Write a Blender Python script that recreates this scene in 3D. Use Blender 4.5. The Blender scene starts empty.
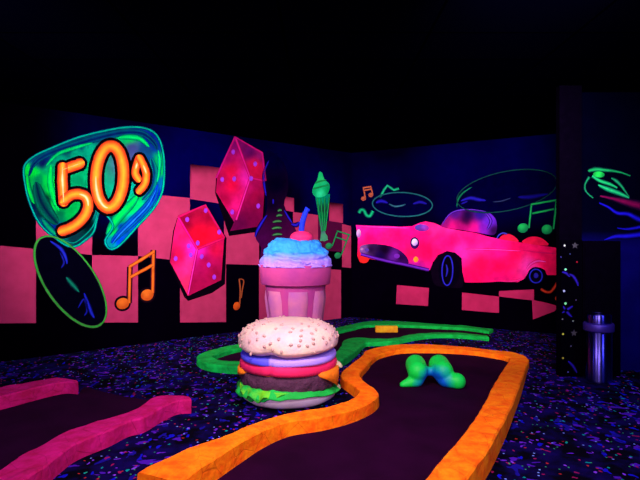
import bpy, bmesh, math, random
from mathutils import Vector, noise
from mathutils.geometry import delaunay_2d_cdt
random.seed(7)
C = bpy.context.scene.collection
F, EYE = 500.0, 1.5          # focal length in pixels, eye height in metres
CEIL = 3.2

# ------------------------------------------------------------------ helpers
def lin(c, a=1.0):
    r = []
    for v in c:
        v = v / 255.0
        r.append(v / 12.92 if v <= 0.04045 else ((v + 0.055) / 1.055) ** 2.4)
    return (r[0], r[1], r[2], a)

ORIGIN = {}
class MB:
    """collects vertices, faces and vertex colours of ONE mesh object"""
    def __init__(s): s.v = []; s.f = []; s.c = []
    def add(s, vs, fs, col=(1, 1, 1, 1)):
        b = len(s.v)
        s.v += [Vector(p) for p in vs]
        s.f += [tuple(i + b for i in f) for f in fs]
        s.c += (list(col) if isinstance(col, list) else [col] * len(vs))
        return s
    def build(s, name, mat, parent=None, smooth=False):
        o0 = ORIGIN.get(parent.name, Vector((0, 0, 0))) if parent else Vector((0, 0, 0))
        org = o0
        if parent is None:
            xs = [p.x for p in s.v]; ys = [p.y for p in s.v]; zs = [p.z for p in s.v]
            org = Vector(((min(xs) + max(xs)) / 2, (min(ys) + max(ys)) / 2, min(zs)))
        me = bpy.data.meshes.new(name)
        me.from_pydata([p - org for p in s.v], [], s.f)
        at = me.color_attributes.new('Col', 'FLOAT_COLOR', 'POINT')
        flat = [x for c in s.c for x in c]
        at.data.foreach_set('color', flat)
        if smooth: me.polygons.foreach_set('use_smooth', [True] * len(me.polygons))
        me.materials.append(mat); me.update()
        o = bpy.data.objects.new(name, me); C.objects.link(o)
        if parent: o.parent = parent
        else: o.location = org
        ORIGIN[o.name] = org
        return o

def tag(o, label=None, cat=None, group=None, kind=None):
    if label: o['label'] = label
    if cat: o['category'] = cat
    if group: o['group'] = group
    if kind: o['kind'] = kind
    return o
def thing(name, loc, label, cat, group=None):
    o = bpy.data.objects.new(name, None); C.objects.link(o)
    o.location = loc; o.empty_display_size = .1
    ORIGIN[o.name] = Vector(loc)
    return tag(o, label, cat, group)
def fix_normals(o):
    bm = bmesh.new(); bm.from_mesh(o.data)
    bmesh.ops.recalc_face_normals(bm, faces=bm.faces); bm.to_mesh(o.data); bm.free()
def bevel(o, w, seg=2):
    m = o.modifiers.new('bevel', 'BEVEL'); m.width = w; m.segments = seg; m.limit_method = 'ANGLE'
def box(mb, x0, x1, y0, y1, z0, z1, col=(1, 1, 1, 1)):
    mb.add([(x0,y0,z0),(x1,y0,z0),(x1,y1,z0),(x0,y1,z0),(x0,y0,z1),(x1,y0,z1),(x1,y1,z1),(x0,y1,z1)],
           [(0,3,2,1),(4,5,6,7),(0,1,5,4),(1,2,6,5),(2,3,7,6),(3,0,4,7)], col)
    return mb

# ------------------------------------------------------------------ materials
def nodes(name):
    m = bpy.data.materials.new(name); m.use_nodes = True
    nt = m.node_tree; b = nt.nodes['Principled BSDF']
    return m, nt, b
def N(nt, t, **kw):
    n = nt.nodes.new(t)
    for k, v in kw.items(): setattr(n, k, v)
    return n
def paint(name, rgb, rough=.75, var=.25, scale=14., bump=.25, bscale=30., spec=.2, rgb2=None, bdist=.02):
    """foam or plaster with slightly uneven paint"""
    m, nt, b = nodes(name)
    tc = N(nt, 'ShaderNodeTexCoord'); no = N(nt, 'ShaderNodeTexNoise')
    no.inputs['Scale'].default_value = scale; no.inputs['Detail'].default_value = 5
    nt.links.new(tc.outputs['Object'], no.inputs['Vector'])
    mx = N(nt, 'ShaderNodeMix', data_type='RGBA')
    a = lin(rgb); c2 = lin(rgb2) if rgb2 else tuple(x * (1 - var) for x in a[:3]) + (1,)
    cr = N(nt, 'ShaderNodeMapRange'); cr.inputs[1].default_value = .35; cr.inputs[2].default_value = .65
    nt.links.new(no.outputs['Fac'], cr.inputs[0]); nt.links.new(cr.outputs[0], mx.inputs['Factor'])
    mx.inputs['A'].default_value = a; mx.inputs['B'].default_value = c2
    nt.links.new(mx.outputs['Result'], b.inputs['Base Color'])
    b.inputs['Roughness'].default_value = rough; b.inputs['Specular IOR Level'].default_value = spec
    if bump:
        n2 = N(nt, 'ShaderNodeTexNoise'); n2.inputs['Scale'].default_value = bscale; n2.inputs['Detail'].default_value = 6
        bp = N(nt, 'ShaderNodeBump'); bp.inputs['Strength'].default_value = bump; bp.inputs['Distance'].default_value = bdist
        nt.links.new(tc.outputs['Object'], n2.inputs['Vector']); nt.links.new(n2.outputs['Fac'], bp.inputs['Height'])
        nt.links.new(bp.outputs['Normal'], b.inputs['Normal'])
    return m
def mural_mat(name, noise_scale=9., amount=.3):
    m, nt, b = nodes(name)
    at = N(nt, 'ShaderNodeAttribute', attribute_name='Col')
    tc = N(nt, 'ShaderNodeTexCoord'); no = N(nt, 'ShaderNodeTexNoise')
    no.inputs['Scale'].default_value = noise_scale; no.inputs['Detail'].default_value = 4
    nt.links.new(tc.outputs['Object'], no.inputs['Vector'])
    mr = N(nt, 'ShaderNodeMapRange'); mr.inputs[1].default_value = .3; mr.inputs[2].default_value = .7
    mr.inputs[3].default_value = 1 - amount; mr.inputs[4].default_value = 1.0
    nt.links.new(no.outputs['Fac'], mr.inputs[0])
    vm = N(nt, 'ShaderNodeVectorMath', operation='SCALE')
    nt.links.new(at.outputs['Color'], vm.inputs[0]); nt.links.new(mr.outputs[0], vm.inputs['Scale'])
    nt.links.new(vm.outputs[0], b.inputs['Base Color'])
    b.inputs['Roughness'].default_value = .9; b.inputs['Specular IOR Level'].default_value = .0
    return m
MURAL = mural_mat('mural_paint')
SQUARE = mural_mat('wall_paint', 5., .25)

def carpet(name):
    m, nt, b = nodes(name)
    tc = N(nt, 'ShaderNodeTexCoord')
    cur = None
    base = N(nt, 'ShaderNodeTexNoise'); base.inputs['Scale'].default_value = 6; base.inputs['Detail'].default_value = 6
    nt.links.new(tc.outputs['Object'], base.inputs['Vector'])
    ra = N(nt, 'ShaderNodeValToRGB')
    ra.color_ramp.elements[0].position = .42; ra.color_ramp.elements[0].color = lin((2, 1, 12))
    ra.color_ramp.elements[1].position = .72; ra.color_ramp.elements[1].color = lin((15, 3, 74))
    nt.links.new(base.outputs['Fac'], ra.inputs[0]); cur = ra.outputs[0]
    # (scale, stretch, radius, share kept, colour, warp)
    layers = [(9, (.8, .5), .22, .70, (20, 12, 120), .09), (11, (.5, .9), .19, .76, (66, 18, 150), .08),
              (13, (1, .5), .18, .78, (16, 14, 170), .06), (15, (.7, 1), .16, .86, (96, 32, 180), .06),
              (18, (1, .8), .18, .92, (135, 16, 72), .04), (18, (1, .7), .18, .93, (120, 56, 200), .03),
              (19, (1, .8), .17, .95, (0, 140, 130), .03), (23, (1, 1), .17, .957, (110, 140, 215), .0),
              (22, (.8, 1), .16, .965, (160, 34, 34), .02), (27, (1, 1), .16, .97, (50, 160, 80), .0)]
    for i, (sc, st, rad, keep, col, warp) in enumerate(layers):
        mp = N(nt, 'ShaderNodeMapping'); mp.inputs['Scale'].default_value = (st[0], st[1], 1)
        mp.inputs['Location'].default_value = (i * 3.7, i * 1.9, 0); mp.inputs['Rotation'].default_value = (0, 0, i * .7)
        nt.links.new(tc.outputs['Object'], mp.inputs['Vector'])
        wn = N(nt, 'ShaderNodeTexNoise'); wn.inputs['Scale'].default_value = 14
        nt.links.new(mp.outputs[0], wn.inputs['Vector'])
        va = N(nt, 'ShaderNodeVectorMath', operation='MULTIPLY_ADD')
        va.inputs[1].default_value = (warp * 2,) * 3
        nt.links.new(wn.outputs['Color'], va.inputs[0]); nt.links.new(mp.outputs[0], va.inputs[2])
        vo = N(nt, 'ShaderNodeTexVoronoi', voronoi_dimensions='2D'); vo.inputs['Scale'].default_value = sc
        nt.links.new(va.outputs[0], vo.inputs['Vector'])
        lt = N(nt, 'ShaderNodeMath', operation='LESS_THAN'); lt.inputs[1].default_value = rad
        nt.links.new(vo.outputs['Distance'], lt.inputs[0])
        sp = N(nt, 'ShaderNodeSeparateColor'); nt.links.new(vo.outputs['Color'], sp.inputs[0])
        gt = N(nt, 'ShaderNodeMath', operation='GREATER_THAN'); gt.inputs[1].default_value = keep
        nt.links.new(sp.outputs[0], gt.inputs[0])
        mu = N(nt, 'ShaderNodeMath', operation='MULTIPLY')
        nt.links.new(lt.outputs[0], mu.inputs[0]); nt.links.new(gt.outputs[0], mu.inputs[1])
        mx = N(nt, 'ShaderNodeMix', data_type='RGBA')
        nt.links.new(mu.outputs[0], mx.inputs['Factor']); nt.links.new(cur, mx.inputs['A'])
        mx.inputs['B'].default_value = lin(col); cur = mx.outputs['Result']
    nt.links.new(cur, b.inputs['Base Color'])
    b.inputs['Roughness'].default_value = .95; b.inputs['Specular IOR Level'].default_value = .03
    return m

def kerb_mat(name, rgb, rgb2, vein=None):
    """carved foam kerb: blotchy fluorescent paint, fine score lines"""
    m, nt, b = nodes(name)
    tc = N(nt, 'ShaderNodeTexCoord'); no = N(nt, 'ShaderNodeTexNoise')
    no.inputs['Scale'].default_value = 9; no.inputs['Detail'].default_value = 7; no.inputs['Roughness'].default_value = .65
    nt.links.new(tc.outputs['Object'], no.inputs['Vector'])
    ra = N(nt, 'ShaderNodeValToRGB')
    ra.color_ramp.elements[0].position = .38; ra.color_ramp.elements[0].color = lin(rgb2)
    ra.color_ramp.elements[1].position = .62; ra.color_ramp.elements[1].color = lin(rgb)
    nt.links.new(no.outputs['Fac'], ra.inputs[0])
    vo = N(nt, 'ShaderNodeTexVoronoi', feature='DISTANCE_TO_EDGE'); vo.inputs['Scale'].default_value = 5.5
    nt.links.new(tc.outputs['Object'], vo.inputs['Vector'])
    mr = N(nt, 'ShaderNodeMapRange'); mr.inputs[1].default_value = 0; mr.inputs[2].default_value = .018
    mr.inputs[3].default_value = .72; mr.inputs[4].default_value = 1
    nt.links.new(vo.outputs['Distance'], mr.inputs[0])
    vm = N(nt, 'ShaderNodeVectorMath', operation='SCALE')
    nt.links.new(ra.outputs[0], vm.inputs[0]); nt.links.new(mr.outputs[0], vm.inputs['Scale'])
    nt.links.new(vm.outputs[0], b.inputs['Base Color'])
    n2 = N(nt, 'ShaderNodeTexNoise'); n2.inputs['Scale'].default_value = 26; n2.inputs['Detail'].default_value = 6
    nt.links.new(tc.outputs['Object'], n2.inputs['Vector'])
    ad = N(nt, 'ShaderNodeMath', operation='ADD'); nt.links.new(n2.outputs['Fac'], ad.inputs[0]); nt.links.new(mr.outputs[0], ad.inputs[1])
    bp = N(nt, 'ShaderNodeBump'); bp.inputs['Strength'].default_value = .5; bp.inputs['Distance'].default_value = .015
    nt.links.new(ad.outputs[0], bp.inputs['Height']); nt.links.new(bp.outputs['Normal'], b.inputs['Normal'])
    b.inputs['Roughness'].default_value = .8; b.inputs['Specular IOR Level'].default_value = .1
    return m

# ------------------------------------------------------------------ geometry of the place
class Wall:
    def __init__(s, p, u, n):
        s.p = Vector(p); s.u = Vector(u).normalized(); s.n = Vector(n).normalized()
    def at(s, px, py, off=0.):
        """where the sight line of a photo point meets this wall, off metres proud of it"""
        r = Vector(((px - 320) / F, 1.0, (240 - py) / F))
        t = (s.p - Vector((0, 0, EYE))).dot(s.n) / r.dot(s.n)
        return Vector((0, 0, EYE)) + r * t + s.n * off
KW = 1.06
WL = Wall((-3.712*KW, 5.8*KW, 0), (1.26, 1, 0), (1, -1.26, 0))
WB = Wall((.585*KW, 9.21*KW, 0), (1.78, -1, 0), (-1, -1.78, 0))
WR = Wall((3, 5.75, 0), (1, 0, 0), (0, -1, 0))
def ground(px, py, z=0.):
    d = F * (EYE - z) / (py - 240)
    return Vector(((px - 320) / F * d, d, z))

def inside(p, poly):
    x, y = p; r = False; n = len(poly)
    for i in range(n):
        x1, y1 = poly[i]; x2, y2 = poly[(i + 1) % n]
        if (y1 > y) != (y2 > y) and x < (x2 - x1) * (y - y1) / (y2 - y1) + x1: r = not r
    return r
def smooth_loop(pts, k=4, closed=True):
    n = len(pts); out = []
    rng = range(n) if closed else range(n - 1)
    for i in rng:
        if closed: p0, p1, p2, p3 = pts[i-1], pts[i], pts[(i+1) % n], pts[(i+2) % n]
        else: p0, p1, p2, p3 = pts[max(i-1, 0)], pts[i], pts[i+1], pts[min(i+2, n-1)]
        for j in range(k):
            t = j / k
            out.append(tuple(.5 * ((2*b) + (-a + c)*t + (2*a - 5*b + 4*c - d)*t*t + (-a + 3*b - 3*c + d)*t**3)
                             for a, b, c, d in zip(p0, p1, p2, p3)))
    if not closed: out.append(tuple(pts[-1]))
    return out
def ell(cx, cy, rx, ry, rot=0, n=40):
    c, s = math.cos(rot), math.sin(rot)
    return [(cx + rx*math.cos(a)*c - ry*math.sin(a)*s, cy + rx*math.cos(a)*s + ry*math.sin(a)*c)
            for a in [2*math.pi*i/n for i in range(n)]]
def blend(ctrl, p=2.2, eps=6.0):
    cs = [(x, y, lin(c)) for x, y, c in ctrl]
    def f(x, y):
        W = 0; r = [0, 0, 0]
        for cx, cy, c in cs:
            w = 1 / (((x-cx)**2 + (y-cy)**2 + eps) ** (p*.85)); W += w
            for k in range(3): r[k] += w * c[k]
        return (r[0]/W, r[1]/W, r[2]/W, 1)
    return f
def flat(c):
    c = lin(c); return lambda x, y: c
def fill(mb, W, poly, colf, off, step=2.0):
    xs = [p[0] for p in poly]; ys = [p[1] for p in poly]
    pts = [Vector(p) for p in poly]
    n = len(poly)
    if step:
        y = min(ys) + step*.5
        while y < max(ys):
            x = min(xs) + step*.5
            while x < max(xs):
                if inside((x, y), poly): pts.append(Vector((x, y)))
                x += step
            y += step
    r = delaunay_2d_cdt(pts, [], [list(range(n))], 1, 1e-4)
    vs = [W.at(v.x, v.y, off) for v in r[0]]
    fs = []
    for f in r[2]:
        nn = (vs[f[1]] - vs[f[0]]).cross(vs[f[2]] - vs[f[0]])
        fs.append(tuple(f) if nn.dot(W.n) > 0 else tuple(reversed(f)))
    mb.add(vs, fs, [colf(v.x, v.y) for v in r[0]])
def stroke(mb, W, pts, w, cc, ce, off, closed=False, taper=False, k=4, smooth=True, cap=False):
    """a brushed line: colour cc along its middle, ce at its edges; w in photo pixels or list"""
    if smooth: pts = smooth_loop(pts, k, closed)
    n = len(pts); cc = lin(cc); ce = lin(ce)
    mid = tuple((a + b) / 2 for a, b in zip(cc, ce))
    capw = None
    if cap and not closed:
        def unit(a, b): L = math.hypot(b[0]-a[0], b[1]-a[1]) or 1; return ((b[0]-a[0])/L, (b[1]-a[1])/L)
        t0 = unit(pts[1], pts[0]); t1 = unit(pts[-2], pts[-1]); q = [(.5*w*math.sin(t), math.cos(t)) for t in (.5, .9, 1.2, 1.45)]
        capw = [c for _, c in reversed(q)] + [1]*len(pts) + [c for _, c in q]
        pts = [(pts[0][0]+t0[0]*s, pts[0][1]+t0[1]*s) for s, _ in reversed(q)] + list(pts) + [(pts[-1][0]+t1[0]*s, pts[-1][1]+t1[1]*s) for s, _ in q]
        n = len(pts)
    vs = []; cs = []; fs = []
    for i, p in enumerate(pts):
        a = pts[i-1] if (i or closed) else pts[0]
        b = pts[(i+1) % n] if (i < n-1 or closed) else pts[-1]
        tx, ty = b[0]-a[0], b[1]-a[1]; L = math.hypot(tx, ty) or 1
        nx, ny = -ty/L, tx/L
        u = i / max(1, n-1)
        ww = w if not isinstance(w, (list, tuple)) else w[min(len(w)-1, int(u*(len(w)-1)))]*(1-(u*(len(w)-1) % 1)) + w[min(len(w)-1, int(u*(len(w)-1))+1)]*(u*(len(w)-1) % 1)
        if capw: ww *= capw[i]
        if taper: ww *= .15 + .85*math.sin(math.pi*min(1, max(0, u)))**.6
        for s, c in ((-.56, tuple(x*.3 for x in ce[:3])+(1,)), (-.38, ce), (-.2, mid), (0, cc), (.2, mid), (.38, ce), (.56, tuple(x*.3 for x in ce[:3])+(1,))):
            vs.append(W.at(p[0] + nx*ww*s, p[1] + ny*ww*s, off)); cs.append(c)
    for i in range(n if closed else n-1):
        j = (i+1) % n
        for q in range(6):
            f = (i*7+q, i*7+q+1, j*7+q+1, j*7+q)
            nn = (vs[f[1]] - vs[f[0]]).cross(vs[f[3]] - vs[f[0]])
            fs.append(f if nn.dot(W.n) > 0 else f[::-1])
    mb.add(vs, fs, cs)

# ------------------------------------------------------------------ room
def structure(o): o['kind'] = 'structure'; return o
NAVY, BLACK = (1, 0, 62), (2, 0, 7)
def wall_mesh(W, a, b, colour_split=None):
    """wall from ground point a to b, thickness away from the room"""
    mb = MB(); a = Vector(a); b = Vector(b); t = W.n * -.12
    nseg = 60; nz = 32
    for i in range(nseg+1):
        for j in range(nz+1):
            p = a.lerp(b, i/nseg); p = p + Vector((0, 0, CEIL*j/nz))
            mb.v.append(p); mb.c.append(colour_split(p))
    for i in range(nseg):
        for j in range(nz):
            q = i*(nz+1)+j; f = (q, q+nz+1, q+nz+2, q+1)
            nn = (mb.v[f[1]]-mb.v[f[0]]).cross(mb.v[f[2]]-mb.v[f[0]])
            mb.f.append(f if nn.dot(W.n) > 0 else f[::-1])
    z = Vector((0, 0, CEIL))
    mb.add([a+t, b+t, b+t+z, a+t+z, a, b, b+z, a+z], [(0, 3, 2, 1), (0, 4, 7, 3), (1, 2, 6, 5), (3, 7, 6, 2)], lin(BLACK))
    return mb
def sm(a, b, x):
    t = max(0, min(1, (x-a)/(b-a))); return t*t*(3-2*t)
def mix(a, b, t): return tuple(x*(1-t)+y*t for x, y in zip(a, b))
def navy_over(zline, a=NAVY):  # navy above the line: blue wash of the blacklights put into the wall colour
    A, B = lin(a), lin(BLACK)
    return lambda p: mix(B, A, sm(zline-.25, zline+.35, p.z) * (.55+.45*max(-1, min(1, noise.noise(p*.9+Vector((3, 0, 1))) * 2.4))))

cornerLB = Vector((.585, 9.21, 0))*KW
mb = wall_mesh(WL, Vector((-3.712, 5.8, 0))*KW - Vector((1.26, 1, 0))*3.2, cornerLB, lambda p: mix(lin((1,0,3)), navy_over(1.7)(p), sm(-3.7, -2.4, p.x)))
SQ = (162, 44, 86)
def sq(mb, W, poly, c=SQ, fade=None):
    cl = lin(c); bl = lin(BLACK)
    def f(x, y):
        k = 1.0
        if fade: k = sm(fade[0], fade[1], y)  # square tops run to black: falloff of the light painted in
        return mix(bl, cl, k)
    fill(mb, W, poly, f, .001, 4)
for poly, fd in [([(-60,240),(36,249),(36,323),(-60,324)], None), ([(92,255),(138,256),(138,322.5),(92,322.5)], None),
             ([(180,261),(226,264),(226,322),(180,322.5)], None), ([(259,265),(291,267),(291,321),(259,322)], None),
             ([(314,268),(341,270),(341,320),(314,321)], None),
             ([(36,180),(93,186),(92,255),(36,249)], None), ([(138,193),(190,198),(190,262),(138,256)], None),
             ([(224,206),(259,212),(259,265),(224,264)], None), ([(190,164),(222,168),(222,204),(190,199)], (163, 176)),
             ([(282,196),(294,198),(294,212),(282,210)], (194, 202)), ([(293,212),(318,215),(318,268),(293,267)], None),
             ([(329,202),(343,204),(343,223),(329,221)], (202, 212)), ([(342,224),(351,226),(351,268),(342,267)], None)]:
    sq(mb, WL, poly, SQ, fd)
sq(mb, WL, [(318,220),(342,223),(342,252),(318,250)], (70, 8, 50))
structure(mb.build('wall_left', SQUARE))

endB = cornerLB + Vector((1.78, -1, 0))*2.75
mb = wall_mesh(WB, cornerLB, endB, navy_over(1.75, (1, 0, 60)))
for poly in [[(397,285),(429,288),(428,306),(396,304)], [(462,292.5),(499,296.5),(499,313),(462,310)],
             [(499,291),(534,289.4),(534,300.6),(499,296.6)], [(532,299.7),(547,303),(558,306),(555,311),(533,319.4)]]:
    sq(mb, WB, poly, (172, 34, 84))
structure(mb.build('wall_back', SQUARE))

blue_wall = lambda p: mix(lin((1, 1, 16)), lin((8, 4, 92)), sm(1.62, 1.40, p.z) * (.75+.25*noise.noise(p*3)))
structure(wall_mesh(WR, (2.86, 5.75, 0), (6.6, 5.75, 0), blue_wall).build('wall_right', SQUARE))
black_paint = paint('black_paint', (3, 1, 9), bump=.1, spec=.0, rough=.95)
# black pillar at the end of the right wall, with the splattered panel on its lower half
structure(box(box(MB(), 2.635, 2.88, 5.5, 5.58, 0, CEIL), 2.83, 2.88, 5.58, 5.76, 0, CEIL).build('wall_pillar', black_paint))
mb = box(MB(), 2.64, 2.875, 5.482, 5.5, 0, 1.5, lin((2, 1, 6)))
WP = Wall((2.6, 5.482, 0), (1, 0, 0), (0, -1, 0))
for x, y, r, c in [(564.5,245.5,1.0,(190,195,190)),(565.5,269.5,1.2,(120,215,170)),(564,291,1.2,(160,175,215)),(565.5,303.5,1.3,(120,225,150)),
                   (573,321,.9,(110,125,110)),(562.5,319,.8,(90,90,100)),(563,334,1,(190,190,70)),(563,358,1,(170,170,60)),(562,380,1,(140,150,170)),
                   (561,257,.7,(60,60,130)),(577,262,1,(120,20,40)),(571,346,.7,(80,80,110)),(576,300,.6,(90,80,120)),(570,254,.6,(60,70,120)),(568,372,.8,(90,90,150))]:
    fill(mb, WP, ell(x, y, r, r, 0, 10), flat(c), .001, 0)
def star(x, y, r, inner=.45, rot=0): return [(x + (r if i % 2 == 0 else r*inner)*math.sin(rot+i*math.pi/5), y - (r if i % 2 == 0 else r*inner)*math.cos(rot+i*math.pi/5)) for i in range(10)]
for x, y in [(575,245.5),(574,333)]: fill(mb, WP, star(x, y, 3.6), flat((62, 60, 70)), .001, 0)
for pts in [[(568,274),(573,276),(577,282),(578,286)], [(562,313),(568,309),(573,306)], [(563,306),(567,312),(572,317)], [(568,361),(573,366),(577,373)], [(562,272),(566,273),(570,277)]]:
    stroke(mb, WP, pts, 3.2, (44, 28, 170), (14, 8, 60), .001, taper=True)
structure(mb.build('trim_1', MURAL))

m = carpet('blacklight_carpet')
structure(box(MB(), -12, 9, -4, 11, -.1, 0).build('floor', m))
ceil_m, nt, b = nodes('ceiling_black')
tc = N(nt, 'ShaderNodeTexCoord'); br = N(nt, 'ShaderNodeTexBrick')
br.offset = 0; br.inputs['Scale'].default_value = 1; br.inputs['Brick Width'].default_value = 1.2; br.inputs['Row Height'].default_value = .6
br.inputs['Mortar Size'].default_value = .012; br.inputs['Color1'].default_value = lin((1, 1, 12)); br.inputs['Color2'].default_value = lin((0, 0, 9)); br.inputs['Mortar'].default_value = lin((0, 0, 3))
nt.links.new(tc.outputs['Object'], br.inputs['Vector']); nt.links.new(br.outputs['Color'], b.inputs['Base Color'])
b.inputs['Roughness'].default_value = .9; b.inputs['Specular IOR Level'].default_value = .0
structure(box(MB(), -12, 9, -4, 11, CEIL, CEIL+.1).build('ceiling', ceil_m))

# ------------------------------------------------------------------ mural motifs
def motif(name, W, px, py, label, cat, group=None):
    return thing(name, W.at(px, py, 0), label, cat, group)
O1, O2, O3 = .003, .0055, .007
SPLIT = {'sheen', 'blue_outline', 'grille_highlight', 'stem', 'beam', 'blue_streak', 'fender_highlight', 'windshield_frame', 'flute_line', 'highlight'}
def part(name, parent, fn, mat=None):
    mb = MB(); mb.starts = []
    add0 = mb.add
    def add(vs, fs, col=(1, 1, 1, 1)): mb.starts.append((len(mb.v), len(mb.f))); return add0(vs, fs, col)
    mb.add = add; fn(mb)
    if name in SPLIT and len(mb.starts) > 1:        # every brush stroke a part of its own
        st = mb.starts + [(len(mb.v), len(mb.f))]; o = None
        for (v0, f0), (v1, f1) in zip(st, st[1:]):
            m2 = MB(); m2.add(mb.v[v0:v1], [tuple(i-v0 for i in f) for f in mb.f[f0:f1]], mb.c[v0:v1]); o = m2.build(name, mat or MURAL, parent)
        return o
    return mb.build(name, mat or MURAL, parent)

# "50s" sign
s50 = motif('fifties_sign', WL, 95, 245, 'big painted 50s sign, orange numerals on a swooping green and blue badge', 'wall sign')
badge = smooth_loop([(24,167),(33,157),(47,150),(78,137.5),(109,130),(131,127),(150,130),(160,141),(164,162),(162.5,190),(153,209),(137.5,226),(120,245),(110,249),(105,240),(113,226),(104,213),(98,214),(94,231),(84,241),(72,247),(58,240),(40.6,225),(30,204),(25,184)], 4)
T1, GR, NV = (0,150,120), (0,215,60), (4,8,70)
bctrl = [(27,170,(0,215,60)),(33,172,(0,200,50)),(29,184,(0,150,60)),(38,180,(0,120,70)),(37,195,(5,50,70)),(36,203,(3,5,60)),(45,200,(2,2,40)),(43,212,(2,4,50)),
 (50,216,(0,140,80)),(47,226,(0,60,130)),(55,228,(0,30,120)),(60,240,(0,90,90)),(35,162,(5,60,110)),(45,158,(4,20,90)),(42,163,(4,10,70)),(62,151,(3,20,80)),(80,144,(3,30,80)),(70,149,(3,50,80)),
 (95,137,(5,50,90)),(115,134,(6,20,80)),(135,133,(4,20,120)),(148,139,(4,20,130)),(156,146,(4,40,130)),(158,160,(0,150,80)),(157,172,(0,190,80)),(160,182,(0,90,150)),(156,195,(0,30,170)),
 (50,170,(0,150,90)),(48,180,(0,190,60)),(54,190,(0,200,50)),(57,205,(0,190,60)),(60,215,(0,100,60)),(60,158,(0,140,100)),(75,153,(0,140,100)),(90,148,(0,150,110)),(85,175,(0,150,90)),(80,182,(0,130,80)),
 (70,214,(0,150,60)),(78,208,(0,160,70)),(75,235,(4,40,50)),(88,225,(0,10,20)),(130,138,(0,180,80)),(120,139,(0,165,90)),(132,148,(50,60,120)),(145,150,(10,60,110)),(150,160,(5,60,120)),(153,172,(3,20,100)),(128,160,(60,70,120)),
 (150,185,(2,10,90)),(148,198,(0,110,140)),(140,197,(0,170,80)),(131,200,(0,165,100)),(130,210,(0,190,80)),(138,205,(0,190,90)),(120,218,(0,150,60)),(112,230,(0,200,50)),(122,228,(0,40,150)),(135,220,(0,60,190)),(145,212,(0,100,170)),(118,240,(0,60,200)),(111,243,(0,130,140)),
 (130,190,(0,140,120)),(100,215,(0,90,90)),(112,220,(0,60,60))]
part('badge', s50, lambda m: fill(m, WL, badge, blend(bctrl, 2.6), O1, 1.6))
def swoops(m):
    n_ = [0]
    def st(pts, w, a, b, **k): n_[0] += 1; stroke(m, WL, pts, w, a, b, O1+.0004+n_[0]*.00012, **k)
    st([(29,176),(34,164),(48,154),(75,145),(100,137.5),(125,132.5),(143,134),(154,143),(157,150)], 6.5, (2,10,80), (0,70,100), taper=True)
    st([(36,182),(40,199),(48,213),(58,224)], 13, (2,4,50), (0,90,70), taper=True)
    st([(27,174),(28,188),(34,204)], 6, (0,230,60), (0,110,70), taper=True)
    st([(151,158),(154,172),(151,188),(142,200)], 8, (3,16,90), (0,120,110), taper=True)
    st([(158,184),(152,200),(138,216),(120,233),(111,243)], 8, (3,20,170), (0,80,150), taper=True)
    st([(138,195),(131,204),(121,214),(112,226),(107,236)], 9, (0,225,70), (0,140,90), taper=True)
    st([(51,165),(50,182),(54,198),(59,211)], 6, (0,225,70), (0,170,80), taper=True)
    st([(42,219),(50,229),(58,236)], 7, (0,150,90), (0,50,90), taper=True)
    st([(46,166),(58,154),(78,147),(92,143)], 3.5, (0,200,90), (0,150,90), taper=True)
    st([(118,138),(128,137),(140,139),(149,147)], 5, (0,215,90), (0,150,90), taper=True)
    st(badge[::2], 2.4, (0,190,140), (0,70,100), closed=True, k=2)
    st([(158,150),(159.5,160),(159,172),(157,182)], 3.4, (0,230,90), (0,120,120), taper=True)
    st([(156,190),(148,205),(135,219),(120,234),(112,244)], 2.4, (30,130,230), (0,50,170), taper=True)
    st([(98,212),(93,226),(84,236),(73,243),(62,239)], 1.6, (0,150,130), (0,70,70))
part('badge_outline', s50, swoops)
OC, OE, OK_ = (255,158,38), (232,72,30), (8,4,12)
def numeral(name, paths, w):
    def outline(m):
        for pts, cl, sm_ in paths: stroke(m, WL, pts, w+4.6, OK_, OK_, O2+.0012, closed=cl, smooth=sm_, cap=True)
    p = part(name, s50, outline)
    def tube(m):
        for q, (pts, cl, sm_) in enumerate(paths): stroke(m, WL, pts, w, OC, OE, O2+.0024+q*.0004, closed=cl, smooth=sm_, cap=True)
    part('orange_fill', p, tube)
    def hl(m):
        for q, (pts, cl, sm_) in enumerate(paths): 
            seg = smooth_loop(pts, 4, cl) if sm_ else pts
            k = max(2, len(seg)//4)
            stroke(m, WL, seg[k:k*2+1] if len(seg) > 4 else seg, w*.34, (255,205,170), (255,165,70), O2+.0036, taper=True, smooth=False)
    part('highlight', p, hl)
five = [([(80,163.5),(62,170)], False, False), ([(62.5,167),(62.2,180),(63.5,202)], False, False),
        ([(64,200),(71,195),(79,194),(86,197.5),(88,206),(85,215),(78,223),(70,228),(62,231)], False, True)]
numeral('numeral_five', five, 9.5)
numeral('numeral_zero', [(ell(109.5,177,13.8,31,.05,16), True, True)], 10.5)
numeral('letter_s', [([(139,158),(136.5,165),(135,173),(138,179)], False, True), ([(139.5,158),(143,165),(146,174),(144.5,184),(139,191)], False, True)], 7.0)

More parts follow.
